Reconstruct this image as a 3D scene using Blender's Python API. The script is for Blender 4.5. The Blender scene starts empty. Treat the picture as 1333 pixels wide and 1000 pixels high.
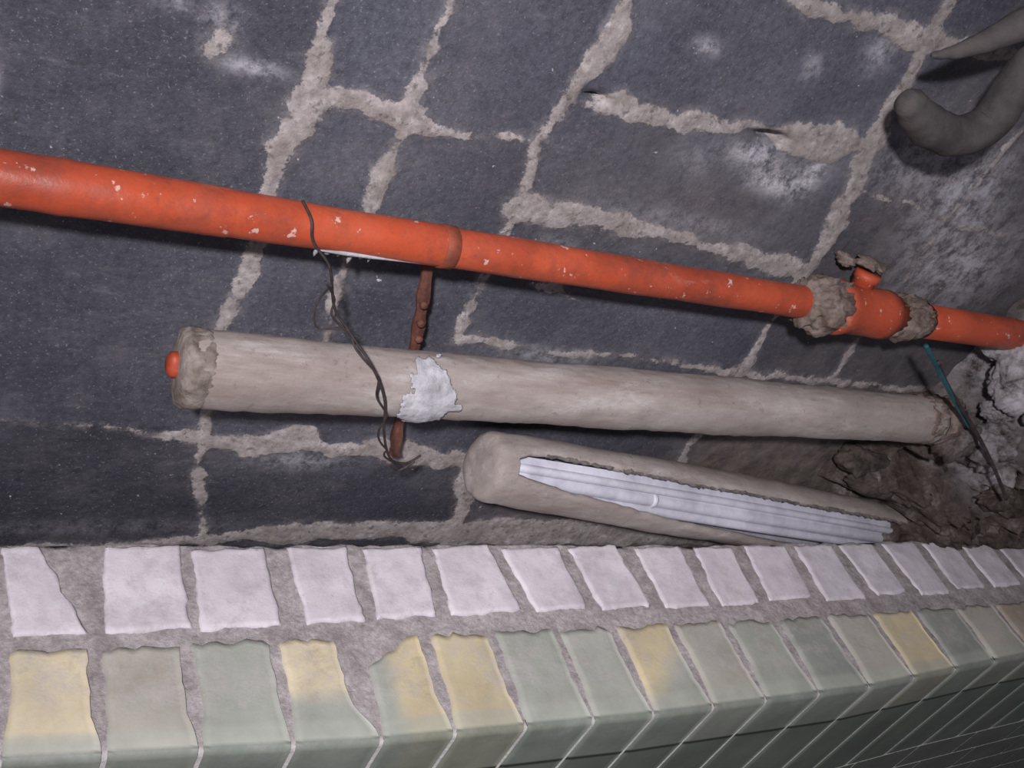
import bpy, math, random, bmesh
import numpy as np
from mathutils import Vector, Matrix
rng=np.random.RandomState(7); random.seed(7)
sc=bpy.context.scene
try:
    sc.view_settings.view_transform='Standard'; sc.view_settings.look='None'
except Exception: pass
COL=bpy.context.collection

# ---------------------------------------------------------------- noise
LAT=rng.rand(256,256)
def vnoise(x,y):
    x=np.asarray(x,float); y=np.asarray(y,float)
    xi=np.floor(x).astype(int); yi=np.floor(y).astype(int)
    fx=x-xi; fy=y-yi; fx=fx*fx*(3-2*fx); fy=fy*fy*(3-2*fy)
    a=LAT[xi%256,yi%256]; b=LAT[(xi+1)%256,yi%256]; c=LAT[xi%256,(yi+1)%256]; d=LAT[(xi+1)%256,(yi+1)%256]
    return (a*(1-fx)+b*fx)*(1-fy)+(c*(1-fx)+d*fx)*fy
def fbm(x,y,o=4):
    s=0;a=.5;t=0
    for i in range(o):
        s=s+a*vnoise(x*2**i+17.3*i,y*2**i+5.1*i); t+=a; a*=.5
    return s/t
def sstep(a,b,x):
    t=np.clip((x-a)/(b-a),0,1); return t*t*(3-2*t)

# ---------------------------------------------------------------- materials
class NT:
    def __init__(s,name,rough=.85,spec=.3):
        s.m=bpy.data.materials.new(name); s.m.use_nodes=True; s.t=s.m.node_tree; s.n=s.t.nodes; s.l=s.t.links
        s.b=s.n['Principled BSDF']; s.b.inputs['Roughness'].default_value=rough
        s.b.inputs['Specular IOR Level'].default_value=spec
        s.tc=s.n.new('ShaderNodeTexCoord').outputs['Object']
    def noise(s,scale,detail=4,rough=.55,vec=None,stretch=None):
        n=s.n.new('ShaderNodeTexNoise'); n.inputs['Scale'].default_value=scale; n.inputs['Detail'].default_value=detail; n.inputs['Roughness'].default_value=rough
        v=vec or s.tc
        if stretch:
            mp=s.n.new('ShaderNodeMapping'); mp.inputs['Scale'].default_value=stretch; s.l.new(v,mp.inputs[0]); v=mp.outputs[0]
        s.l.new(v,n.inputs['Vector']); return n.outputs['Fac']
    def ramp(s,fac,stops):
        r=s.n.new('ShaderNodeValToRGB'); e=r.color_ramp.elements
        while len(e)<len(stops): e.new(.5)
        for i,(p,c) in enumerate(stops):
            e[i].position=p; e[i].color=(c,c,c,1) if not hasattr(c,'__len__') else (*c,1)
        s.l.new(fac,r.inputs[0]); return r.outputs[0]
    def math(s,op,a,b=0.0):
        m=s.n.new('ShaderNodeMath'); m.operation=op
        for i,v in enumerate((a,b)):
            if isinstance(v,(int,float)): m.inputs[i].default_value=v
            else: s.l.new(v,m.inputs[i])
        return m.outputs[0]
    def mix(s,f,a,b,mode='MIX'):
        m=s.n.new('ShaderNodeMix'); m.data_type='RGBA'; m.blend_type=mode
        for i,v in ((0,f),(6,a),(7,b)):
            if isinstance(v,(int,float)): m.inputs[i].default_value=v
            elif isinstance(v,tuple): m.inputs[i].default_value=(*v,1)
            else: s.l.new(v,m.inputs[i])
        return m.outputs[2]
    def attr(s,name,color=False):
        a=s.n.new('ShaderNodeAttribute'); a.attribute_name=name; return a.outputs['Color' if color else 'Fac']
    def bump(s,h,strength=.5,dist=.004):
        b=s.n.new('ShaderNodeBump'); b.inputs['Strength'].default_value=strength; b.inputs['Distance'].default_value=dist
        s.l.new(h,b.inputs['Height']); s.l.new(b.outputs[0],s.b.inputs['Normal'])
    def base(s,c):
        if isinstance(c,tuple): s.b.inputs['Base Color'].default_value=(*c,1)
        else: s.l.new(c,s.b.inputs['Base Color'])
    def rough(s,c): s.l.new(c,s.b.inputs['Roughness'])

def mortar_color(k,lo=(.22,.19,.185),hi=(.46,.42,.425)):
    a=k.noise(28,6,.65)
    c=k.ramp(a,[(.3,lo),(.7,hi)])
    g=k.ramp(k.noise(120,4,.7),[(.3,.70),(.7,1.2)])
    return k.mix(1.0,c,g,'MULTIPLY')

def mat_wall():
    k=NT('block_wall_with_mortar',.72,.4)
    n1=k.noise(3.5,5,.6); n2=k.noise(110,5,.75); n3=k.noise(260,3,.7)
    blk=k.ramp(n1,[(.3,(.054,.056,.076)),(.7,(.084,.083,.104))])
    blk=k.mix(1.0,blk,k.ramp(n2,[(.3,.62),(.7,1.38)]),'MULTIPLY')
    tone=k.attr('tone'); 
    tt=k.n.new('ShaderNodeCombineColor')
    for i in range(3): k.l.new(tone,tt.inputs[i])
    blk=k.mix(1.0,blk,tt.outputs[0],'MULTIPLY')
    hz=k.ramp(k.noise(7,8,.78),[(.50,0.0),(.75,.45)])
    blk=k.mix(hz,blk,(.155,.143,.147))
    stx=k.ramp(k.noise(10,8,.78,stretch=(1.0,1,3.2)),[(.56,0.0),(.70,.40)])
    blk=k.mix(stx,blk,(.18,.17,.18))
    dkk=k.ramp(k.noise(13,7,.75),[(.54,0.0),(.70,.6)])
    blk=k.mix(dkk,blk,(.030,.030,.038))
    fl=k.ramp(n3,[(.61,0.0),(.69,.6)])
    blk=k.mix(fl,blk,(.27,.25,.26))
    sp=k.ramp(k.noise(44,3,.6),[(.70,0.0),(.725,1.0)])
    blk=k.mix(sp,blk,(.45,.42,.44))
    br=k.attr('brown')
    blk=k.mix(k.math('MULTIPLY',br,.85),blk,k.ramp(k.noise(20,7,.7),[(.32,(.045,.034,.030)),(.68,(.22,.18,.162))]))
    p=k.math('MULTIPLY',k.attr('pale'),k.ramp(k.noise(26,9,.8),[(.42,0.0),(.58,1.0)]))
    blk=k.mix(p,blk,(.52,.50,.54))
    m=k.attr('mort')
    hl=k.math('MULTIPLY',k.ramp(k.math('ADD',k.math('MULTIPLY',m,.2),.5),[(.15,0.0),(.5,1.0)]),k.ramp(k.noise(33,8,.8),[(.46,0.0),(.64,.65)]))
    blk=k.mix(hl,blk,(.25,.222,.225))
    nn=k.math('MULTIPLY',k.math('SUBTRACT',k.noise(48,9,.8),.5),6.0)
    s=k.math('ADD',m,nn)
    f=k.ramp(k.math('ADD',k.math('MULTIPLY',s,.5),.5),[(.42,0.0),(.62,1.0)])
    mc=mortar_color(k,(.19,.16,.155),(.45,.405,.405))
    mc=k.mix(k.ramp(k.noise(9,4,.6),[(.46,0.0),(.7,.6)]),mc,(.21,.175,.155))
    mc=k.mix(k.ramp(k.noise(75,5,.7),[(.56,0.0),(.66,.8)]),mc,(.10,.085,.08))
    mc=k.mix(k.ramp(k.noise(31,6,.75),[(.58,0.0),(.68,.55)]),mc,(.56,.53,.54))
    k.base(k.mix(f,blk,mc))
    k.rough(k.math('ADD',k.math('MULTIPLY',f,.25),.64))
    h=k.math('ADD',k.math('MULTIPLY',n2,.5),k.math('MULTIPLY',f,.3)); h=k.math('ADD',h,k.math('MULTIPLY',k.noise(34,8,.8),1.1))
    k.bump(h,.55,.005); return k.m
def mat_mortar(name='rough_mortar',lo=(.20,.175,.17),hi=(.46,.42,.43)):
    k=NT(name,.95,.2)
    c=mortar_color(k,lo,hi)
    k.base(c); k.bump(k.noise(45,7,.75),.9,.008); return k.m
def mat_brick():
    k=NT('unglazed_pale_brick',.9,.2)
    c=k.ramp(k.noise(12,5,.6),[(.3,(.51,.46,.505)),(.68,(.67,.62,.66))])
    d=k.ramp(k.noise(18,9,.82),[(.48,0.0),(.64,.6)])
    c=k.mix(d,c,(.39,.345,.355))
    d2=k.ramp(k.noise(55,6,.75),[(.62,0.0),(.70,.5)])
    c=k.mix(d2,c,(.28,.245,.245))
    w=k.math('MULTIPLY',k.attr('wear'),k.ramp(k.noise(40,5,.7),[(.35,0.0),(.6,1.0)]))
    c=k.mix(w,c,(.34,.30,.30))
    k.base(c); k.bump(k.noise(60,7,.75),.5,.003); return k.m
def mat_tile():
    k=NT('worn_glazed_tile',.4,.4)
    base=k.attr('col',True)
    c=k.mix(1.0,base,k.ramp(k.noise(9,4,.6),[(.3,.78),(.7,1.14)]),'MULTIPLY')
    w=k.attr('wear')
    isl=k.ramp(k.noise(11,8,.75),[(.48,0.0),(.62,1.0)])
    c=k.mix(k.math('MULTIPLY',k.math('MULTIPLY',isl,w),.5),c,(.37,.36,.34))
    dust=k.ramp(k.noise(24,9,.8),[(.47,0.0),(.64,.6)])
    c=k.mix(k.math('MULTIPLY',dust,w),c,(.43,.39,.385))
    dk=k.ramp(k.noise(14,8,.78,),[(.56,0.0),(.74,.6)])
    c=k.mix(k.math('MULTIPLY',dk,w),c,(.28,.20,.15))
    k.base(c)
    k.rough(k.math('ADD',k.math('MULTIPLY',w,.4),.42))
    k.bump(k.math('MULTIPLY',k.math('ADD',k.math('ADD',dust,isl),k.noise(90,5,.7)),w),.25,.002); return k.m
def mat_core():
    k=NT('bedding_mortar_and_grout',.95,.2)
    c=mortar_color(k,(.26,.225,.225),(.47,.43,.435))
    c=k.mix(k.attr('wear'),c,(.80,.80,.78))
    k.base(c); k.bump(k.noise(50,7,.75),.8,.006); return k.m
def mat_orange():
    k=NT('orange_painted_pipe',.5,.35)
    c=k.ramp(k.noise(5,5,.6),[(.3,(.30,.043,.018)),(.7,(.42,.074,.032))])
    c=k.mix(k.ramp(k.noise(8,8,.78),[(.46,0.0),(.72,.85)]),c,(.13,.036,.027))
    c=k.mix(k.ramp(k.noise(110,5,.7),[(.58,0.0),(.72,.5)]),c,(.14,.05,.038))
    c=k.mix(k.ramp(k.noise(17,8,.78,stretch=(.35,1,1)),[(.58,0.0),(.70,.55)]),c,(.42,.19,.14))
    c=k.mix(k.ramp(k.noise(60,4,.6),[(.65,0.0),(.69,.8)]),c,(.52,.37,.33))
    k.base(c); k.rough(k.ramp(k.noise(12,5,.65),[(.35,.26),(.65,.7)])); k.bump(k.noise(40,6,.65),.4,.003); return k.m
def mat_beige(name='dirty_beige_lagging'):
    k=NT(name,.8,.25)
    c=k.ramp(k.noise(4,5,.6,stretch=(1,3,3)),[(.3,(.235,.20,.187)),(.7,(.38,.337,.32))])
    c=k.mix(k.ramp(k.noise(9,8,.78,stretch=(.35,2,2)),[(.44,0.0),(.68,.8)]),c,(.18,.135,.122))
    c=k.mix(k.ramp(k.noise(16,8,.78,stretch=(.5,1.5,1.5)),[(.54,0.0),(.66,.5)]),c,(.43,.405,.405))
    c=k.mix(k.ramp(k.noise(70,5,.75),[(.59,0.0),(.70,.6)]),c,(.12,.10,.09))
    k.base(c); k.bump(k.noise(35,8,.78),.5,.0035); return k.m
def mat_simple(name,c1,c2,scale=20,rough=.8,spec=.3,bump=.4):
    k=NT(name,rough,spec); k.base(k.ramp(k.noise(scale,7,.7),[(.35,c1),(.68,c2)])); k.bump(k.noise(scale*2,7,.75),bump,.005); return k.m

M_wall=mat_wall(); M_mort=mat_mortar(); M_brick=mat_brick(); M_tile=mat_tile(); M_core=mat_core()
M_or=mat_orange(); M_be=mat_beige()
M_putty=mat_simple('white_putty',(.24,.23,.245),(.50,.49,.53),22,.85,.2,.8)
M_crust=mat_simple('crusty_brown_mortar',(.08,.05,.04),(.30,.24,.215),34,.9,.2,1.0)
M_crustg=mat_simple('crusty_grey_mortar',(.13,.10,.085),(.32,.275,.25),30,.9,.2,1.0)
M_rust=mat_simple('rusty_iron',(.06,.024,.018),(.17,.068,.048),40,.7)
M_wire=mat_simple('dark_wire',(.018,.014,.014),(.06,.045,.045),60,.6)
M_lining=mat_simple('white_plastic_lining',(.38,.37,.43),(.62,.61,.69),9,.5,.3,.3)
M_dark=mat_simple('dark_brown_stone',(.03,.025,.023),(.13,.105,.095),25,.9,.2,1.0)  # dark brown is the colour of the stone lumps themselves
M_gpipe=mat_simple('grey_dusty_pipe',(.038,.034,.033),(.088,.077,.076),12,.75,.3,.5)
M_torn=mat_simple('grimy_torn_edge',(.10,.085,.08),(.26,.23,.22),40,.9,.2,1.0)
M_teal=mat_simple('teal_sheath',(.006,.06,.08),(.02,.11,.135),30,.4)
M_floor=mat_simple('concrete_floor',(.10,.095,.09),(.18,.17,.165),10,.9)
def mat_plaster():
    k=NT('broken_plaster',.95,.2)
    c=k.ramp(k.noise(14,8,.78),[(.36,(.035,.026,.023)),(.54,(.13,.10,.09)),(.68,(.33,.29,.285))])
    c=k.mix(k.math('MULTIPLY',k.attr('pale'),k.ramp(k.noise(18,6,.75),[(.36,0.0),(.55,1.0)])),c,(.62,.58,.62))
    k.base(c); k.bump(k.noise(34,9,.8),1.0,.014); return k.m
M_plast=mat_plaster()

# ---------------------------------------------------------------- mesh helpers
def new_obj(name,verts,faces,mat=None,smooth=True,parent=None,attrs=None,mats=None,fmat=None):
    me=bpy.data.meshes.new(name); me.from_pydata([tuple(map(float,v)) for v in verts],[],faces)
    for m in (mats or [mat]): me.materials.append(m)
    me.polygons.foreach_set('use_smooth',[smooth]*len(me.polygons))
    if fmat is not None: me.polygons.foreach_set('material_index',fmat)
    for n,v in (attrs or {}).items():
        v=np.asarray(v,np.float32)
        if v.ndim==2:
            a=me.color_attributes.new(n,'FLOAT_COLOR','POINT'); a.data.foreach_set('color',np.c_[v,np.ones(len(v))].astype(np.float32).ravel())
        else:
            a=me.attributes.new(n,'FLOAT','POINT'); a.data.foreach_set('value',v)
    me.update(); o=bpy.data.objects.new(name,me); COL.objects.link(o)
    if parent: o.parent=parent
    return o
def empty(name,loc=(0,0,0)):
    o=bpy.data.objects.new(name,None); o.empty_display_size=.05; COL.objects.link(o); return o
def gridfaces(nu,nv,off=0,wrapu=False):
    F=[]
    for i in range(nu if wrapu else nu-1):
        for j in range(nv-1):
            a=off+i*nv+j; b=off+((i+1)%nu)*nv+j
            F.append((a,b,b+1,a+1))
    return F
class MB:
    def __init__(s): s.v=[];s.f=[];s.fm=[];s.at={}
    def add(s,V,F,fm=0,**at):
        o=len(s.v); s.v+= [tuple(x) for x in V]; s.f+=[tuple(o+i for i in f) for f in F]; s.fm+=[fm]*len(F)
        for k,a in at.items(): s.at.setdefault(k,[]).extend(a)
    def obj(s,name,mats,**kw): return new_obj(name,s.v,s.f,mats=mats,fmat=s.fm,attrs={k:np.array(v) for k,v in s.at.items()},**kw)

def tube(path,radii,seg=24,rough=0.0,freq=30,caps=True):
    P=[Vector(p) for p in path]; n=len(P)
    if not hasattr(radii,'__len__'): radii=[radii]*n
    V=[];up=None
    for i,p in enumerate(P):
        t=(P[min(i+1,n-1)]-P[max(i-1,0)]).normalized()
        if up is None:
            up=Vector((0,0,1)) if abs(t.z)<.9 else Vector((1,0,0))
        a=(up-t*up.dot(t)).normalized(); up=a; b=t.cross(a)
        for k in range(seg):
            th=2*math.pi*k/seg; r=radii[i]
            if rough: r+=rough*(float(fbm(i*.37*freq/30+p.x*freq,th*2.2+3*math.sin(th),3))-.5)*2
            V.append(p+a*(r*math.cos(th))+b*(r*math.sin(th)))
    F=[]
    for i in range(n-1):
        for k in range(seg):
            F.append((i*seg+k,i*seg+(k+1)%seg,(i+1)*seg+(k+1)%seg,(i+1)*seg+k))
    if caps:
        V.append(P[0]);V.append(P[-1]);a=len(V)-2
        for k in range(seg):
            F.append((a,(k+1)%seg,k)); F.append((a+1,(n-1)*seg+k,(n-1)*seg+(k+1)%seg))
    return V,F
def lathe_x(prof,y,z,seg=48):
    V=[];n=len(prof)
    for (x,r,q) in prof:
        for k in range(seg):
            th=2*math.pi*k/seg
            rr=r+(q*(float(fbm(x*60+9,th*3+7*math.sin(th),4))-.5)*2 if q else 0)
            V.append((x,y+rr*math.sin(th),z+rr*math.cos(th)))
    F=[]
    for i in range(n-1):
        for k in range(seg): F.append((i*seg+k,(i+1)*seg+k,(i+1)*seg+(k+1)%seg,i*seg+(k+1)%seg))
    V.append((prof[0][0],y,z));V.append((prof[-1][0],y,z));a=len(V)-2
    for k in range(seg):
        F.append((a,k,(k+1)%seg)); F.append((a+1,(n-1)*seg+(k+1)%seg,(n-1)*seg+k))
    return V,F
def smoothpath(pts,n=8):
    P=[Vector(p) for p in pts]; out=[]
    for i in range(len(P)-1):
        p0=P[max(i-1,0)];p1=P[i];p2=P[i+1];p3=P[min(i+2,len(P)-1)]
        for k in range(n):
            t=k/n; out.append(.5*((2*p1)+(-p0+p2)*t+(2*p0-5*p1+4*p2-p3)*t*t+(-p0+3*p1-3*p2+p3)*t**3))
    out.append(P[-1]); return out
def rock(mr,c,r,seed,mi=0,sub=4,**at):
    bm=bmesh.new(); bmesh.ops.create_icosphere(bm,subdivisions=sub,radius=1)
    V=[]
    for v in bm.verts:
        q=v.co; d=.5+.8*float(fbm(q.x*1.5+seed+q.z,q.y*1.5+seed*2+q.z*.7,2))+.35*(float(fbm(q.x*6+seed+q.z*3,q.y*6+q.z*4,3))-.4)
        V.append((c[0]+q.x*r[0]*d,c[1]+q.y*r[1]*d,c[2]+q.z*r[2]*d))
    F=[tuple(v.index for v in f.verts) for f in bm.faces]; bm.free(); mr.add(V,F,mi,**{k:[v]*len(V) for k,v in at.items()})

# ---------------------------------------------------------------- back wall
def seg_dist(X,Z,pts):
    D=np.full(X.shape,9.0); W=np.zeros(X.shape)
    for (x0,z0,w0),(x1,z1,w1) in zip(pts[:-1],pts[1:]):
        dx,dz=x1-x0,z1-z0; L=dx*dx+dz*dz
        t=np.clip(((X-x0)*dx+(Z-z0)*dz)/L,0,1)
        d=np.hypot(X-x0-t*dx,Z-z0-t*dz); w=w0+(w1-w0)*t
        s=w-d
        m=s>(W-D); D=np.where(m,d,D); W=np.where(m,w,W)
    return W-D
J=[
 [(.335,.45,.012),(.332,-.25,.012),(.332,-.345,.010),(.334,-.398,.012),(.341,-.44,.020),(.341,-.482,.017),(.328,-.536,.010),(.327,-.59,.010),(.329,-.694,.015),(.325,-.784,.010),(.325,-.9,.012),(.332,-1.0,.014),(.337,-1.067,.007),(.386,-1.249,.005),(.39,-1.7,.01)],
 [(.455,.45,.01),(.458,-.309,.009),(.460,-.383,.008),(.461,-.438,.015),(.456,-.50,.006),(.452,-.542,.013),(.455,-.575,.014),(.458,-.60,.004),(.459,-.712,.008),(.465,-.81,.007)],
 [(.67,.45,.014),(.674,-.248,.014),(.679,-.296,.021),(.667,-.372,.011),(.648,-.43,.008),(.658,-.549,.006),(.661,-.668,.004),(.671,-.79,.008)],
 [(1.13,.45,.013),(1.165,-.176,.013),(1.186,-.269,.011),(1.215,-.398,.020),(1.245,-.50,.017),(1.249,-.663,.009),(1.265,-.80,.012),(1.27,-1.3,.01)],
 [(.34,-.447,.014),(.39,-.45,.012),(.45,-.458,.018),(.54,-.46,.004),(.65,-.45,.0025)],
 [(.69,-.385,.003),(.74,-.375,.017),(.86,-.37,.014),(.98,-.352,.009),(1.04,-.35,.028),(1.13,-.345,.034),(1.18,-.335,.012)],
 [(.66,-.548,.022),(.77,-.54,.018),(.92,-.55,.013),(1.06,-.555,.011),(1.245,-.565,.020)],
 [(.67,-.78,.008),(.79,-.79,.007),(.90,-.79,.003),(1.05,-.79,.003),(1.24,-.80,.013)],
 [(.7,-.12,.01),(.93,-.18,.010),(1.03,-.17,.014),(1.16,-.17,.020),(1.37,-.13,.006),(1.8,-.13,.01)],
 [(-.7,-.998,.0006),(.18,-1.002,.0006),(.28,-1.015,.004),(.32,-1.02,.018),(.41,-1.03,.018),(.47,-1.015,.034),(.52,-1.03,.012),(.60,-1.02,.014),(.66,-1.03,.028),(.74,-1.05,.018)],
 [(.74,-1.04,.014),(.80,-1.05,.022),(.83,-1.15,.018),(.86,-1.28,.03)],
 [(-.7,-1.275,.012),(.2,-1.268,.010),(.42,-1.255,.012),(.45,-1.24,.018),(.52,-1.235,.026),(.62,-1.24,.022),(.75,-1.24,.026),(.95,-1.25,.04),(3.5,-1.34,.04)],
 [(.74,-.668,.002),(.79,-.67,.012),(.84,-.68,.002)],
 [(1.46,-.1,.001),(1.49,-.24,.007),(1.48,-.41,.002),(1.5,-.8,.006)],
 [(1.25,-.40,.001),(1.5,-.42,.002),(2.2,-.42,.006)],
 [(1.9,-.1,.01),(1.93,-1.3,.012)],
 [(1.27,-.80,.006),(3.4,-.80,.012)],
 [(.215,-.30,.001),(.22,-.38,.002),(.228,-.42,.006),(.23,-.45,.001)],
 [(2.35,.45,.01),(2.4,-1.6,.01)],
]
x0,x1,z0,z1=-.75,3.45,-1.75,.45; st=.0055
nx=int((x1-x0)/st); nz=int((z1-z0)/st)
X,Z=np.meshgrid(np.linspace(x0,x1,nx),np.linspace(z0,z1,nz),indexing='ij')
wx=X+(fbm(X*22,Z*22,3)-.5)*.026; wz=Z+(fbm(X*22+50,Z*22+50,3)-.5)*.026
S=np.full(X.shape,-9.0)
for j in J: S=np.maximum(S,seg_dist(wx,wz,j))
amp=np.where((X<.27)&(Z<-.9)&(Z>-1.15),.002,.018)
S+= (fbm(X*28+9,Z*28,4)-.5)*amp
mort=np.clip(S*160,-3,3)
pale=np.zeros(X.shape); brown=np.zeros(X.shape)
for (px,pz,sx,sz,a) in [(1.00,-.39,.05,.018,1.1),(1.06,-.425,.05,.02,1.2),(1.12,-.39,.03,.05,1.0),(1.30,-.33,.09,.07,.5),(1.47,-.36,.10,.09,.75),(1.10,-.20,.03,.03,.7),(.82,-.27,.02,.012,.7),
        (.23,-.40,.02,.02,.6),(.27,-.44,.035,.010,.7),(.18,-.39,.02,.010,.4),(.03,-.51,.006,.03,.4),(.9,-.42,.05,.03,.25),(1.6,-.5,.15,.10,.7),(.75,-.6,.03,.02,.4),(.84,-.8,.1,.015,.5),(.5,-1.06,.08,.02,.5),(.2,-1.22,.3,.02,.2),(.95,-.52,.15,.02,.3),(1.0,-.25,.02,.02,.5)]:
    pale+=a*np.exp(-((X-px)/sx)**2-((Z-pz)/sz)**2)
pale=np.clip(pale,0,1)
brown=np.clip(sstep(1.1,1.5,X)*sstep(-.78,-.92,Z)+.35*sstep(1.2,1.4,X)+.45*sstep(.78,.95,X)*sstep(-1.0,-1.1,Z)+.35*np.exp(-((X-.95)/.3)**2-((Z+.5)/.12)**2),0,1)
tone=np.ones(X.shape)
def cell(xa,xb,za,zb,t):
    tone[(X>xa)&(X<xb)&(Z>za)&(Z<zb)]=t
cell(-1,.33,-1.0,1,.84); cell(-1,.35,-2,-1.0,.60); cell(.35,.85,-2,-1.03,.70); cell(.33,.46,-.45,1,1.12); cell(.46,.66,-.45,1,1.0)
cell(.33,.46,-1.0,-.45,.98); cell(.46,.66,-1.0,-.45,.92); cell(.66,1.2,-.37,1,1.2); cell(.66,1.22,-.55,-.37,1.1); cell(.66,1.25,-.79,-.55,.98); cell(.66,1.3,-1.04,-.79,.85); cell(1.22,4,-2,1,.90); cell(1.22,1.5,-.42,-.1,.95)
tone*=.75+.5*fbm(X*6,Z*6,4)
hm=sstep(-.006,.011,S)
Y=-(hm*(.0005+.004*fbm(X*45,Z*45,4)))-.005*(fbm(X*10,Z*10,3)-.5)-.0015*(fbm(X*90,Z*90,2)-.5)
hol=np.exp(-((X-1.01)/.03)**2-((Z+.362)/.008)**2); Y+=hol*.035
hol=np.exp(-((X-.70)/.02)**2-((Z+.372)/.005)**2); Y+=hol*.02
V=np.stack([X,Y,Z],-1).reshape(-1,3)
me=bpy.data.meshes.new('wall_back'); me.vertices.add(len(V)); me.vertices.foreach_set('co',V.astype(np.float32).ravel())
idx=np.arange(nx*nz).reshape(nx,nz)
Q=np.stack([idx[:-1,:-1],idx[1:,:-1],idx[1:,1:],idx[:-1,1:]],-1).reshape(-1,4)
me.loops.add(Q.size); me.loops.foreach_set('vertex_index',Q.ravel().astype(np.int32))
me.polygons.add(len(Q)); me.polygons.foreach_set('loop_start',np.arange(0,Q.size,4,dtype=np.int32))
me.update(calc_edges=True); me.polygons.foreach_set('use_smooth',[True]*len(Q))
for n,a in (('mort',mort),('pale',pale),('tone',tone),('brown',brown)):
    at=me.attributes.new(n,'FLOAT','POINT'); at.data.foreach_set('value',a.ravel().astype(np.float32))
me.materials.append(M_wall); wall=bpy.data.objects.new('wall_back',me); COL.objects.link(wall)

# ---------------------------------------------------------------- tiled dwarf wall (ledge)
ZT=-1.13
yb=lambda x: float(np.interp(x,[-.8,.09,.47,.85,1.28,2.1,3.4],[-.085,-.098,-.112,-.122,-.138,-.148,-.15]))
ym=lambda x: float(np.interp(x,[-.8,.09,.47,.72,1.37,2.21,3.4],[-.225,-.248,-.262,-.275,-.30,-.315,-.32]))
yf=lambda x: float(np.interp(x,[-.8,.09,.52,1.0,1.5,2.04,3.4],[-.375,-.41,-.448,-.470,-.480,-.462,-.44]))
XL,XR=-.7,3.3; NX=420
V=[];wear=[]
for i in range(NX):
    x=XL+(XR-XL)*i/(NX-1); b,f=yb(x)+.004,yf(x)+.0018
    row=[(b,-2.1),(b,-1.6),(b,-1.3),(b,ZT-.05),(b,ZT-.012),(b-.004,ZT-.004)]
    for k in range(34): row.append((b-.006+(f-b+.016)*(k/33),ZT-.0038))
    row+=[(f+.003,ZT-.005),(f,ZT-.013),(f,ZT-.2),(f,-1.6),(f,-2.1)]
    for k,(y,z) in enumerate(row):
        dz=0;dy=0
        if 4<=k<=39: dz=(float(fbm(x*40,y*40+3,4))-.5)*.008
        if k<6: dy=(float(fbm(x*30,z*30,3))-.5)*.012
        V.append((x,y+dy,z+dz)); wear.append(0.0 if k<40 else (.3 if k<42 else 1.0))
nr=len(row)
core=new_obj('wall_front',V,gridfaces(NX,nr),M_core,attrs={'wear':wear})

def slab(mb,c,zt,th,amp,nu,nv,seed,wearf):
    (ax,ay),(bx,by),(cx,cy),(dx,dy)=c
    V=[];A=[];
    for i in range(nu):
        for j in range(nv):
            u=i/(nu-1); v=j/(nv-1)
            u=.5+.5*math.copysign(abs(2*u-1)**.75,2*u-1); v=.5+.5*math.copysign(abs(2*v-1)**.75,2*v-1)
            x=(ax*(1-u)+bx*u)*(1-v)+(dx*(1-u)+cx*u)*v; y=(ay*(1-u)+by*u)*(1-v)+(dy*(1-u)+cy*u)*v
            ed=min(i,nu-1-i,j,nv-1-j)
            jx=((float(fbm(x*50+seed,y*50,4))-.5)*2)*amp; jy=((float(fbm(x*50,y*50+seed*3,4))-.5)*2)*amp
            k=1.0 if ed==0 else (.9 if ed==1 else 0.3)
            z=zt+(float(fbm(x*25+seed,y*25,4))-.5)*.004-(0.003 if ed==0 else 0)
            V.append((x+jx*k,y+jy*k,z)); A.append(wearf(u,v))
    F=[tuple(reversed(f)) for f in gridfaces(nu,nv)]
    ring=[i*nv for i in range(nu)]+[(nu-1)*nv+j for j in range(1,nv)]+[i*nv+nv-1 for i in range(nu-2,-1,-1)]+[j for j in range(nv-2,0,-1)]
    o=len(V)
    for r in ring: V.append((V[r][0],V[r][1],zt-th)); A.append(1.0)
    m=len(ring)
    for k in range(m): F.append((ring[k],ring[(k+1)%m],o+(k+1)%m,o+k))
    mb.add(V,F,0,wear=A)
mb=MB()
BL=[(-.58,-.52,-.58,-.51),(-.46,-.38,-.46,-.38),(-.32,-.24,-.32,-.25),(-.17,-.09,-.165,-.085),(-.05,.035,-.045,.04),
 (.085,.150,.10,.185),(.215,.312,.21,.31),(.332,.432,.33,.435),(.475,.562,.48,.56),(.598,.694,.59,.68),(.722,.822,.715,.835),(.852,.962,.87,.965),(.992,1.09,1.0,1.10),(1.14,1.24,1.14,1.235),(1.285,1.375,1.27,1.36),(1.42,1.53,1.40,1.51),(1.565,1.665,1.55,1.66),(1.70,1.80,1.71,1.80),(1.845,1.945,1.85,1.94),(1.985,2.09,1.98,2.08)]
xx=2.125
while xx<3.2: BL.append((xx,xx+.10,xx,xx+.10)); xx+=.14
for n,(a,b,c,d) in enumerate(BL):
    yk=yb((a+b)/2)-.004; yy=yb((a+b)/2)-.140+(random.random()-.5)*.010
    if n==5:
        co=[(a,yk),(b-.02,yk),(d,yy+.0),(c,yy)]
    else: co=[(a-.004,yk+random.uniform(-.004,.004)),(b+.004,yk+random.uniform(-.004,.004)),(d+.004,yy),(c-.004,yy)]
    wl=random.uniform(.0,.8); wr=random.uniform(0,1.0)
    slab(mb,co,ZT+.0005,.03,.0050,22,26,n*3.7,lambda u,v:max(0,min(1,(1-u*5)*wl+(u*5-4)*wr+max(0,.4-v*4)+max(0,v*5-4.5))))
bricks=mb.obj('pale_bricks',[M_brick],parent=core)

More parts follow.
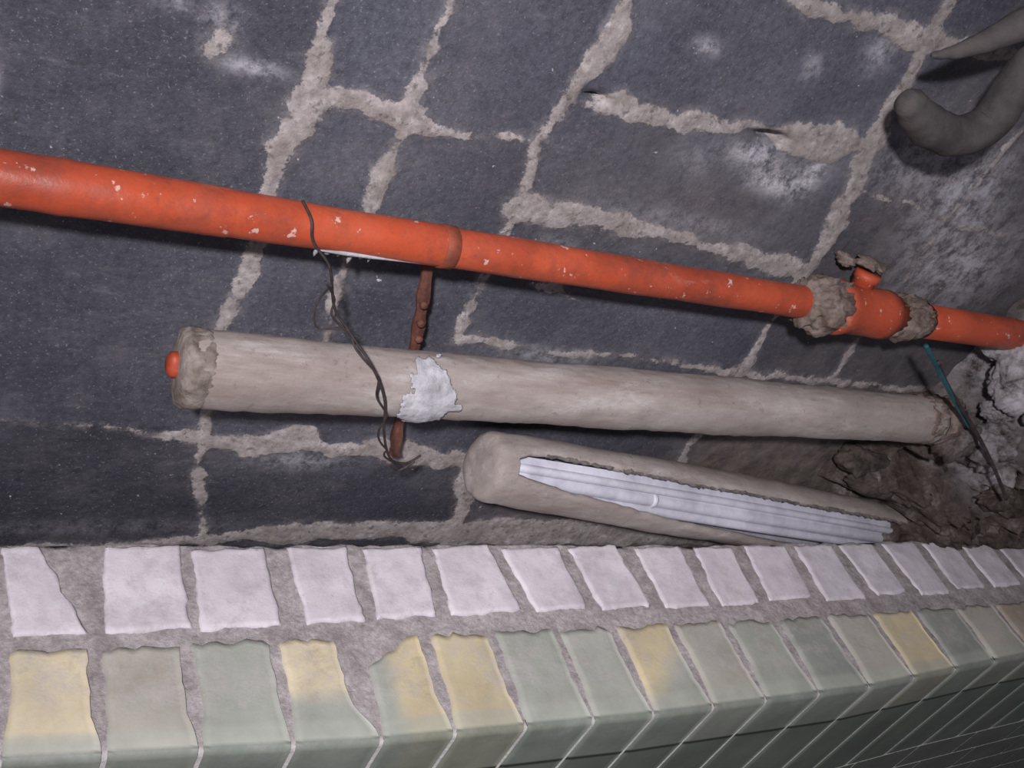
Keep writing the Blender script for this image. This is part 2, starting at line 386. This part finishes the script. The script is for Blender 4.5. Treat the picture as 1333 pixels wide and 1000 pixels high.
CR=(.58,.50,.35); YE=(.52,.44,.28); SG=(.31,.325,.285); BG=(.38,.36,.31); GG=(.27,.285,.255); TN=(.34,.28,.22); LG=(.335,.345,.305)
TX=[-.60,-.485,-.37,-.255,-.14,-.028,.085,.195,.305,.42,.54,.65,.765,.885,1.0,1.125,1.245,1.375,1.51,1.645,1.78,1.92,2.06,2.20,2.34,2.48,2.62,2.76,2.90,3.04,3.18]
TC=[SG,CR,SG,SG,CR,SG, CR,BG,SG,CR,CR,YE,SG,LG,YE,BG,SG,GG,BG,YE,GG,BG,TN,SG,GG,BG,SG,YE,GG,SG]
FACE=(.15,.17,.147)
mt=MB()
for n in range(len(TX)-1):
    a,b=TX[n],TX[n+1]
    nu=11; nt_=16
    gl=.003+random.uniform(0,.005); gr=.003+random.uniform(0,.005)
    if n==9: gr=.028
    if n==6: gr=.010
    V=[];C=[];W=[]
    for i in range(nu):
        u=i/(nu-1); xc=a+(b-a)*u
        t0=ym(xc)-.020+(float(fbm(xc*50,n,3))-.5)*.016; f=yf(xc)
        if n==10: t0-=.05*max(0,1-u*1.2)
        R=.012
        row=[(t0,ZT-.010,1)]+[(t0+(f+R-t0)*(k/nt_),ZT+.0005,1) for k in range(nt_+1)]
        row+=[(f+R-R*math.sin(q),ZT+.0005-R+R*math.cos(q),.3) for q in (.4,.8,1.2,1.5708)]
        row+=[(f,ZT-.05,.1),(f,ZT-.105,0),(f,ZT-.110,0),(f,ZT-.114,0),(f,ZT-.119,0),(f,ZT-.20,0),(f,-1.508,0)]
        for k,(y,z,w) in enumerate(row):
            top=k<=nt_+1
            vv=min(1,max(0,(k-1)/nt_))
            open_=(1-sstep(.6,1.0,vv)) if top else 0
            ja=.0035+(gl+.003*(float(fbm(y*70,n*5.0,3))-.5)*2)*open_; jb=.0035+(gr+.003*(float(fbm(y*70,n*9.0+3,3))-.5)*2)*open_
            x=a+ja+(b-jb-a-ja)*u
            if i in (0,nu-1):
                if top: z-=.0012
                else: y+=.0008
            ww=w
            if top: ww=1.0 if vv<.55 else max(.2,1-(vv-.55)*2.6)
            V.append((x,y,z)); W.append(ww)
            g=Vector(TC[n])
            if n==9: g=Vector(CR).lerp(Vector(SG),float(sstep(.45,.7,vv if top else 1)))
            if n==10: g=Vector(SG).lerp(Vector(YE),float(sstep(.2,.5,u)))
            if n==14: g=Vector(YE).lerp(Vector(LG),float(sstep(.45,.7,(vv*.6+u*.4) if top else 1)))
            if n==6: g=Vector(CR).lerp(Vector((.40,.38,.33)),float(sstep(.8,1.,vv if top else 1)))
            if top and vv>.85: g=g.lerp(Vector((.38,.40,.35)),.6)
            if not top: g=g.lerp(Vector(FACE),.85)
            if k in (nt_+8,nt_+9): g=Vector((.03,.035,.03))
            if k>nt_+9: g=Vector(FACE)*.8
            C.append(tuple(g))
    m=len(row); F=gridfaces(nu,m)
    for i in (0,nu-1):
        o=len(V)
        for k in range(m):
            x,y,z=V[i*m+k]
            V.append((x,y+(.012 if k>nt_ else 0),z-(.012 if k<nt_+3 else 0))); W.append(1.0 if k<=nt_ else 0); C.append((.40,.38,.37))
        for k in range(m-1): F.append((i*m+k,i*m+k+1,o+k+1,o+k))
    mt.add(V,F,0,wear=W,col=C)
z=-1.515; crs=0
while z>-2.05:
    x=XL+.05+(.0 if crs%2 else .12)
    while x<3.0:
        L=.235; V=[];W=[];C=[]
        for i in range(5):
            xx=x+.0035+(L-.007)*i/4; f=yf(xx)
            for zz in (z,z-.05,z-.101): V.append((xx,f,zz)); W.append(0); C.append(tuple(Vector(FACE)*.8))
        mt.add(V,gridfaces(5,3),0,wear=W,col=C); x+=L
    z-=.108; crs+=1
tiles=mt.obj('glazed_tiles',[M_tile],parent=core)

xs=np.linspace(-.7,3.3,220); ys=np.linspace(-.15,-.01,14)
V=[(x,y,-1.42+.05*float(fbm(x*12,y*20,4))) for x in xs for y in ys]
fill=new_obj('cavity_rubble_fill',V,[tuple(reversed(f)) for f in gridfaces(220,14)],M_mort,parent=core)
V=[(-2,-3,-2.1),(4,-3,-2.1),(4,.02,-2.1),(-2,.02,-2.1)]
new_obj('floor',V,[(0,1,2,3)],M_floor,smooth=False)

# ---------------------------------------------------------------- orange pipe
op=empty('orange_pipe'); y,z=-.08,-.578
prof=[(-.75,.0285,0),(-.3,.0285,0),(.0,.0285,0)]+[(.01+i*.01,.0285,0) for i in range(7)]+[(.084,.0290,0),(.095,.0298,0),(.105,.0290,0),(.12,.0285,0),(.262,.0278,0),(.266,.0268,0),(.27,.0266,0)]
prof+=[(.27+i*.0465,.0262+.0006*math.sin(i*1.7),.0004) for i in range(1,21)]+[(1.215,.026,0)]
V,F=lathe_x(prof,y,z,56); new_obj('main_run',V,F,M_or,parent=op)
V,F=lathe_x([(1.180,.027,.004)]+[(1.184+i*.004,.033+.013*math.sin(min(1,i/10)*1.57),.014) for i in range(19)]+[(1.266,.042,.006)],y,z,72); new_obj('crusted_collar',V,F,M_crust,parent=op)
V,F=lathe_x([(1.25,.043,0),(1.262,.0465,0),(1.275,.045,.0),(1.285,.0415,0),(1.36,.0415,0),(1.365,.043,.0),(1.385,.043,0),(1.39,.036,0),(1.42,.036,0)],y,z,56); new_obj('coupling_body',V,F,M_or,parent=op)
V,F=lathe_x([(1.398,.034,.003)]+[(1.402+i*.006,.034+.008*math.sin(i/12*3.14),.009) for i in range(14)]+[(1.49,.033,.003)],y,z,64); new_obj('far_collar',V,F,M_crust,parent=op)
V,F=lathe_x([(1.45,.031,0),(1.6,.031,0),(1.8,.031,0),(1.92,.031,0)],y,z,48); new_obj('far_run',V,F,M_or,parent=op)
V,F=tube([(1.318,-.060,-.56),(1.318,-.055,-.532),(1.318,-.055,-.530),(1.318,-.053,-.518)],[.019,.019,.022,.022],32); new_obj('branch_socket',V,F,M_or,parent=op)
mk=MB()
for (c,r_,s) in [((1.326,-.03,-.512),(.022,.02,.009),2),((1.36,-.022,-.52),(.025,.022,.012),7),((1.285,-.022,-.520),(.022,.02,.010),5)]:
    rock(mk,c,r_,s)
mk.obj('branch_mortar',[M_crust],parent=op)
mbd=MB()
for (dx,L,r) in [(.372,.010,.003),(.385,.005,.004),(.40,.006,.003),(.415,.014,.0035),(.428,.005,.003),(.44,.008,.002)]:
    V,F=tube([(dx,-.092,z-.021),(dx,-.090,z-.026),(dx,-.088,z-.026-L*.6),(dx,-.088,z-.026-L)],[r,r,r*.7,r*.2],10); mbd.add(V,F)
V,F=tube([(.37,-.0975,z-.0200),(.40,-.0995,z-.0175),(.44,-.0995,z-.0172),(.50,-.0990,z-.0172)],[.001,.0035,.003,.0008],10,rough=.001); mbd.add(V,F)
mbd.obj('paint_drips',[M_putty],parent=op)

# ---------------------------------------------------------------- lagged beige pipe
bp=empty('lagged_pipe'); y,z=-.1,-.795
prof=[(.262,.046,0),(.27,.049,0)]
for i in range(1,120):
    x=.27+i*.01215; r=.0485+.0014*math.sin(x*7)+.0008*math.sin(x*23)
    if abs(x-.72)<.02 or abs(x-.93)<.015: r+=.0012
    prof.append((x,r,.0018))
V,F=lathe_x(prof,y,z,72); new_obj('lagging',V,F,M_be,parent=bp)
V,F=lathe_x([(.246,.030,.003)]+[(.249+i*.003,.044+.0065*math.sin(min(1,i/3)*1.57),.007) for i in range(11)]+[(.287,.048,.003)],y,z,80); new_obj('end_collar',V,F,M_crustg,parent=bp)
V,F=tube([(.26,-.1,-.79),(.243,-.1,-.79),(.239,-.1,-.79),(.235,-.1,-.79)],[.017,.016,.015,.009],14,rough=.006); new_obj('orange_plug',V,F,M_or,parent=bp)
V,F=lathe_x([(1.66,.045,.003)]+[(1.67+i*.006,.050,.014) for i in range(18)]+[(1.79,.04,.003)],y,z,56); new_obj('far_end_crust',V,F,M_crust,parent=bp)
V=[];nu,nv=44,70;keep=[]
for i in range(nu):
    for j in range(nv):
        u=i/(nu-1)*2-1; v=j/(nv-1)*2-1
        x=.572+u*.050; th=1.45+v*1.6
        e=math.hypot(u*(1.1+.5*abs(v)),v*.85)+ (float(fbm(u*3+4,v*4+9,5))-.5)*1.2
        rr=.0495+max(0.0,.003*(1-e))+.003*float(fbm(x*120,th*7,3))*(1 if e<.85 else 0)
        V.append((x,y-rr*math.sin(th),z+rr*math.cos(th))); keep.append(e<.86)
F=[f for f in gridfaces(nu,nv) if all(keep[q] for q in f)]
pt=new_obj('putty_patch',V,F,M_putty,parent=bp)
md=pt.modifiers.new('s','SOLIDIFY'); md.thickness=.0022; md.offset=0

# ---------------------------------------------------------------- split lagging shell lying in the cavity
sp=empty('split_pipe_casing')
A=Vector((.775,-.078,-.982)); B=Vector((2.27,-.078,-1.247)); T=(B-A).normalized()
N1=Vector((0,-1,0)); UPv=(Vector((0,0,1))-T*T.z).normalized()
L=(B-A).length
fy=lambda s: float(np.interp(s,[0,.3,.6,2],[.058,.062,.064,.060]))
fz=lambda s: float(np.interp(s,[0,.25,.55,1.0,2],[.060,.070,.080,.082,.072]))
def shellpt(s,ang,k):
    return A+T*s+N1*(k*fy(s)*math.cos(ang))+UPv*(k*fz(s)*math.sin(ang))
topA=lambda s: float(np.interp(s,[0,.02,.05,.1,.45,1.0,1.5],[.80,1.10,1.32,1.38,1.20,1.20,1.25]))
botA=lambda s: float(np.interp(s,[0,.02,.05,.12,.3,.45,.8,1.5],[.76,.62,.48,.34,.08,-.12,-.40,-.4]))
ns=170
V=[];F=[];fm=[]
for i in range(ns):
    s=L*i/(ns-1)
    a0=topA(s)+.10*(float(fbm(s*50,1,3))-.5); a1=botA(s)+.07*(float(fbm(s*40,5,3))-.5)
    endr=float(np.interp(s,[0,.012,.035,.07],[.93,.96,.985,1.0]))*(1+.015*math.sin(s*19)); th=.20
    no=34; prof=[]
    for k in range(no): prof.append((a0+(a1+2*math.pi-a0)*k/(no-1),endr*(1+.05*(float(fbm(s*22,k*.35,3))-.5))))
    prof.append((a1+2*math.pi+.06,endr*(1-th*.5)))
    for k in range(no): prof.append((a1+2*math.pi+(a0-a1-2*math.pi)*k/(no-1),endr*(1-th)))
    prof.append((a0-.06,endr*(1-th*.5)))
    for (an,rr) in prof: V.append(shellpt(s,an,rr))
m=len(prof)
for i in range(ns-1):
    for k in range(m):
        F.append((i*m+k,i*m+(k+1)%m,(i+1)*m+(k+1)%m,(i+1)*m+k)); fm.append(1 if no+1<=k<2*no else 0)
new_obj('outer_shell',V,F,mats=[M_be,M_lining],fmat=fm,parent=sp)
V=[];seg=48
noseq=[(-.016,.25),(-.016,.62),(-.014,.80),(-.010,.90),(-.003,.955),(.006,.985),(.020,.99)]
for (q,k) in noseq:
    for j in range(seg):
        an=2*math.pi*j/seg; kk=k*(1+.10*(float(fbm(math.cos(an)*3+5,math.sin(an)*3+q*30,3))-.5)); V.append(A+T*q+N1*(kk*fy(0)*math.cos(an))+UPv*(kk*fz(0)*math.sin(an)))
F=[(i*seg+k,i*seg+(k+1)%seg,(i+1)*seg+(k+1)%seg,(i+1)*seg+k) for i in range(len(noseq)-1) for k in range(seg)]
V.append(A+T*(-.016)); c0=len(V)-1
F+=[(c0,(k+1)%seg,k) for k in range(seg)]
new_obj('nose_cap',V,F,M_be,parent=sp)
mi=MB()
for (an,k,w) in [(.90,.56,.008),(.35,.45,.013),(-.15,.58,.010)]:
    P=[shellpt(.03+(L-.05)*i/40,an,k) for i in range(41)]; V,F=tube(P,w,16); mi.add(V,F)
for q in (.36,): 
    P=[shellpt(q+i*.004,.35,.45) for i in range(4)]; V,F=tube(P,[.0135,.0155,.0155,.0135],16); mi.add(V,F)
V=[];
for i in range(61):
    s=.02+(L-.04)*i/60
    for k in range(9): 
        an=-.4+1.85*k/8; V.append(shellpt(s,an,.44+.20*(k/8)))
mi.add(V,gridfaces(61,9))
mi.obj('inner_channel',[M_lining],parent=sp)
np_=220
P=[shellpt(.08+(L-.10)*i/(np_-1),topA(.08+(L-.10)*i/(np_-1))-.02+.06*(random.random()-.5),.90) for i in range(np_)]
V,F=tube(P,[.0022+.004*float(fbm(i*.3,3,3)) for i in range(np_)],8,rough=.003,freq=200); new_obj('torn_edge',V,F,M_torn,parent=sp)

# ---------------------------------------------------------------- iron hanger strap
P=smoothpath([(.532,-.050,-.595),(.553,-.050,-.68),(.572,-.043,-.75),(.597,-.038,-.86),(.610,-.043,-.94),(.620,-.05,-.99)],6)
V=[]
for i,p in enumerate(P):
    w=.0085+.0015*math.sin(i*1.3); 
    for (dx,dy) in ((-w,-.003),(0,-.0045),(w,-.003),(w,.003),(-w,.003)): V.append((p.x+dx,p.y+dy,p.z))
F=[]
for i in range(len(P)-1):
    for k in range(5): F.append((i*5+k,i*5+(k+1)%5,(i+1)*5+(k+1)%5,(i+1)*5+k))
F+= [(4,3,2,1,0),tuple(len(V)-5+q for q in range(5))]
hg=empty('rusty_pipe_hanger')
new_obj('strap',V,F,M_rust,smooth=False,parent=hg)
mh=MB()
for (bx,by,bz) in ((.556,-.055,-.69),(.566,-.051,-.725),(.575,-.048,-.755)):
    V,F=tube([(bx,by+.004,bz),(bx,by-.004,bz),(bx,by-.006,bz)],[.006,.006,.003],8); mh.add(V,F)
mh.obj('rivets',[M_rust],parent=hg)
V,F=lathe_x([(.527,.0268,0),(.528,.0280,.0003),(.545,.0280,.0003),(.546,.0268,0)],-.08,-.578,48)
new_obj('band',V,F,mat_simple('rust_stained_band',(.13,.04,.024),(.31,.055,.026),30,.6),parent=hg)

# ---------------------------------------------------------------- wire
wp=[(.342,-.078,-.548),(.350,-.1015,-.557),(.357,-.1100,-.580),(.383,-.118,-.607),(.405,-.120,-.662),(.428,-.130,-.687),(.465,-.156,-.722),(.499,-.158,-.774),(.518,-.158,-.831),(.545,-.145,-.885),(.571,-.130,-.920),(.601,-.12,-.934),(.617,-.12,-.917)]
S1=smoothpath(wp,10)
mw=MB(); V,F=tube(S1,.0018,8); mw.add(V,F)
S2=[]
for i,p in enumerate(S1):
    if 32<i<108: S2.append(p+Vector((math.cos(i*.5)*.005-.004,-.001+math.sin(i*.5)*.0015,math.sin(i*.35)*.003)))
V,F=tube(S2,.0015,8); mw.add(V,F)
lp=smoothpath([(.392,-.12,-.63),(.382,-.12,-.66),(.392,-.12,-.695),(.420,-.125,-.69),(.43,-.130,-.690)],8); V,F=tube(lp,.0013,8); mw.add(V,F)
V,F=tube(smoothpath([(.571,-.13,-.92),(.575,-.13,-.935),(.59,-.125,-.945),(.612,-.12,-.930)],6),.0022,8); mw.add(V,F)
mw.obj('tie_wire',[M_wire])

# ---------------------------------------------------------------- bent grey pipe upper right
gp=empty('bent_grey_pipe')
P=smoothpath([(1.080,-.1,-.222),(1.12,-.1,-.240),(1.17,-.1,-.252),(1.225,-.1,-.250),(1.262,-.1,-.222),(1.262,-.1,-.175),(1.262,-.1,-.13),(1.275,-.1,-.06),(1.285,-.1,.2)],8)
n=len(P); V,F=tube(P,[(.010+.008*min(1,i/3)+.011*min(1,i/14)) for i in range(n)],28,rough=.002); new_obj('bend',V,F,M_gpipe,parent=gp)
P=smoothpath([(1.075,-.1,-.165),(1.11,-.1,-.15),(1.155,-.1,-.120),(1.20,-.1,-.08),(1.30,-.1,.02),(1.42,-.1,.15)],8)
n=len(P); V,F=tube(P,[.003+.018*min(1,i/22) for i in range(n)],24,rough=.001); new_obj('tapered_arm',V,F,M_gpipe,parent=gp)

# ---------------------------------------------------------------- broken masonry at the right end
bmz=empty('broken_masonry')
xs=np.linspace(1.56,3.3,330); zs=np.linspace(-1.38,-.42,200)
XX,ZZ=np.meshgrid(xs,zs,indexing='ij')
bl=sstep(1.68,2.0,XX+.16*(fbm(XX*9,ZZ*9,3)-.5)*2+.5*np.clip(-.9-ZZ,-.3,.0))*sstep(-.45,-.60,ZZ+.10*(fbm(XX*8+4,ZZ*8,3)-.5)*2-(XX-1.7)*.15)
rid=np.abs(fbm(XX*11,ZZ*11,4)-.5)*2; rid2=np.abs(fbm(XX*29+3,ZZ*29,4)-.5)*2
H=bl*(.05+.16*fbm(XX*7,ZZ*7,5)+.10*rid+.06*rid2+.04*fbm(XX*50,ZZ*50,3))-.012
H-= .14*np.exp(-((XX-1.84)/.12)**2-((ZZ+.93)/.05)**2)*bl
lim=np.interp(ZZ,[-1.16,-1.06,-.42],[.125,.26,.30]); H=np.where(H>lim,lim+(H-lim)*.1,H)
pl=np.clip(np.exp(-((XX-2.0)/.25)**2-((ZZ+.68)/.09)**2)+.7*np.exp(-((XX-2.0)/.08)**2-((ZZ+.9)/.05)**2),0,1)
V=np.stack([XX,-H,ZZ],-1).reshape(-1,3)
new_obj('plaster_mass',V,gridfaces(330,200),M_plast,parent=bmz,attrs={'pale':pl.ravel()})
mr=MB()
rock(mr,(1.86,-.035,-1.02),(.17,.05,.055),3,0,pale=0.); rock(mr,(1.74,-.035,-.985),(.07,.04,.035),8,0,pale=0.)
for (c,r_,s,p) in [((1.93,-.14,-.85),(.05,.04,.05),5,.4),((2.0,-.19,-.93),(.06,.03,.03),6,.0),((1.95,-.16,-.70),(.06,.05,.04),9,1.0),((2.02,-.18,-.77),(.05,.04,.04),15,.8),((1.86,-.12,-.74),(.035,.03,.03),21,.7),
  ((1.80,-.10,-.60),(.06,.06,.07),31,1.0),((1.83,-.13,-.67),(.05,.05,.05),33,1.0),((1.78,-.14,-.815),(.045,.04,.05),37,.1),((1.86,-.16,-.80),(.05,.05,.045),41,.5)]:
    rock(mr,c,r_,s,1,5,pale=p)
mr.obj('loose_stones',[M_dark,M_plast],parent=bmz)

cb=empty('cable_offcut')
P=smoothpath([(1.438,-.15,-.582),(1.53,-.152,-.635),(1.634,-.155,-.695),(1.72,-.17,-.745)],6); V,F=tube(P,.0042,8); new_obj('sheath',V,F,M_teal,parent=cb)
P=smoothpath([(1.50,-.152,-.612),(1.60,-.15,-.672),(1.70,-.18,-.73),(1.77,-.205,-.775),(1.84,-.23,-.825),(1.89,-.25,-.865)],6); V,F=tube(P,.0038,8); new_obj('core',V,F,M_wire,parent=cb)

# ---------------------------------------------------------------- light and camera
r=Vector((.8534,-.3413,.394)).normalized(); f=Vector((.5173,.6461,-.561)).normalized(); f=(f-r*f.dot(r)).normalized(); u=r.cross(f)
cam=bpy.data.cameras.new('camera'); cam.sensor_width=36; cam.lens=1233/1333*36; cam.clip_start=.01
co=bpy.data.objects.new('camera',cam); COL.objects.link(co)
M=Matrix((r,u,-f)).transposed().to_4x4(); M.translation=Vector((0,-1,0)); co.matrix_world=M; sc.camera=co
def area(name,loc,target,size,power,color):
    l=bpy.data.lights.new(name,'AREA'); l.size=size; l.energy=power; l.color=color; l.spread=math.radians(100)
    o=bpy.data.objects.new(name,l); COL.objects.link(o); o.location=loc
    o.rotation_euler=(Vector(target)-Vector(loc)).to_track_quat('-Z','Y').to_euler(); return o
area('camera_flash',Vector((0,-1,0))-f*.75+u*.16-r*.05,(.92,-.18,-.95),.10,20.5,(1,.97,1.0))
w=bpy.data.worlds.new('world'); sc.world=w; w.use_nodes=True; w.node_tree.nodes['Background'].inputs[0].default_value=(.9,.88,1,1); w.node_tree.nodes['Background'].inputs[1].default_value=.16
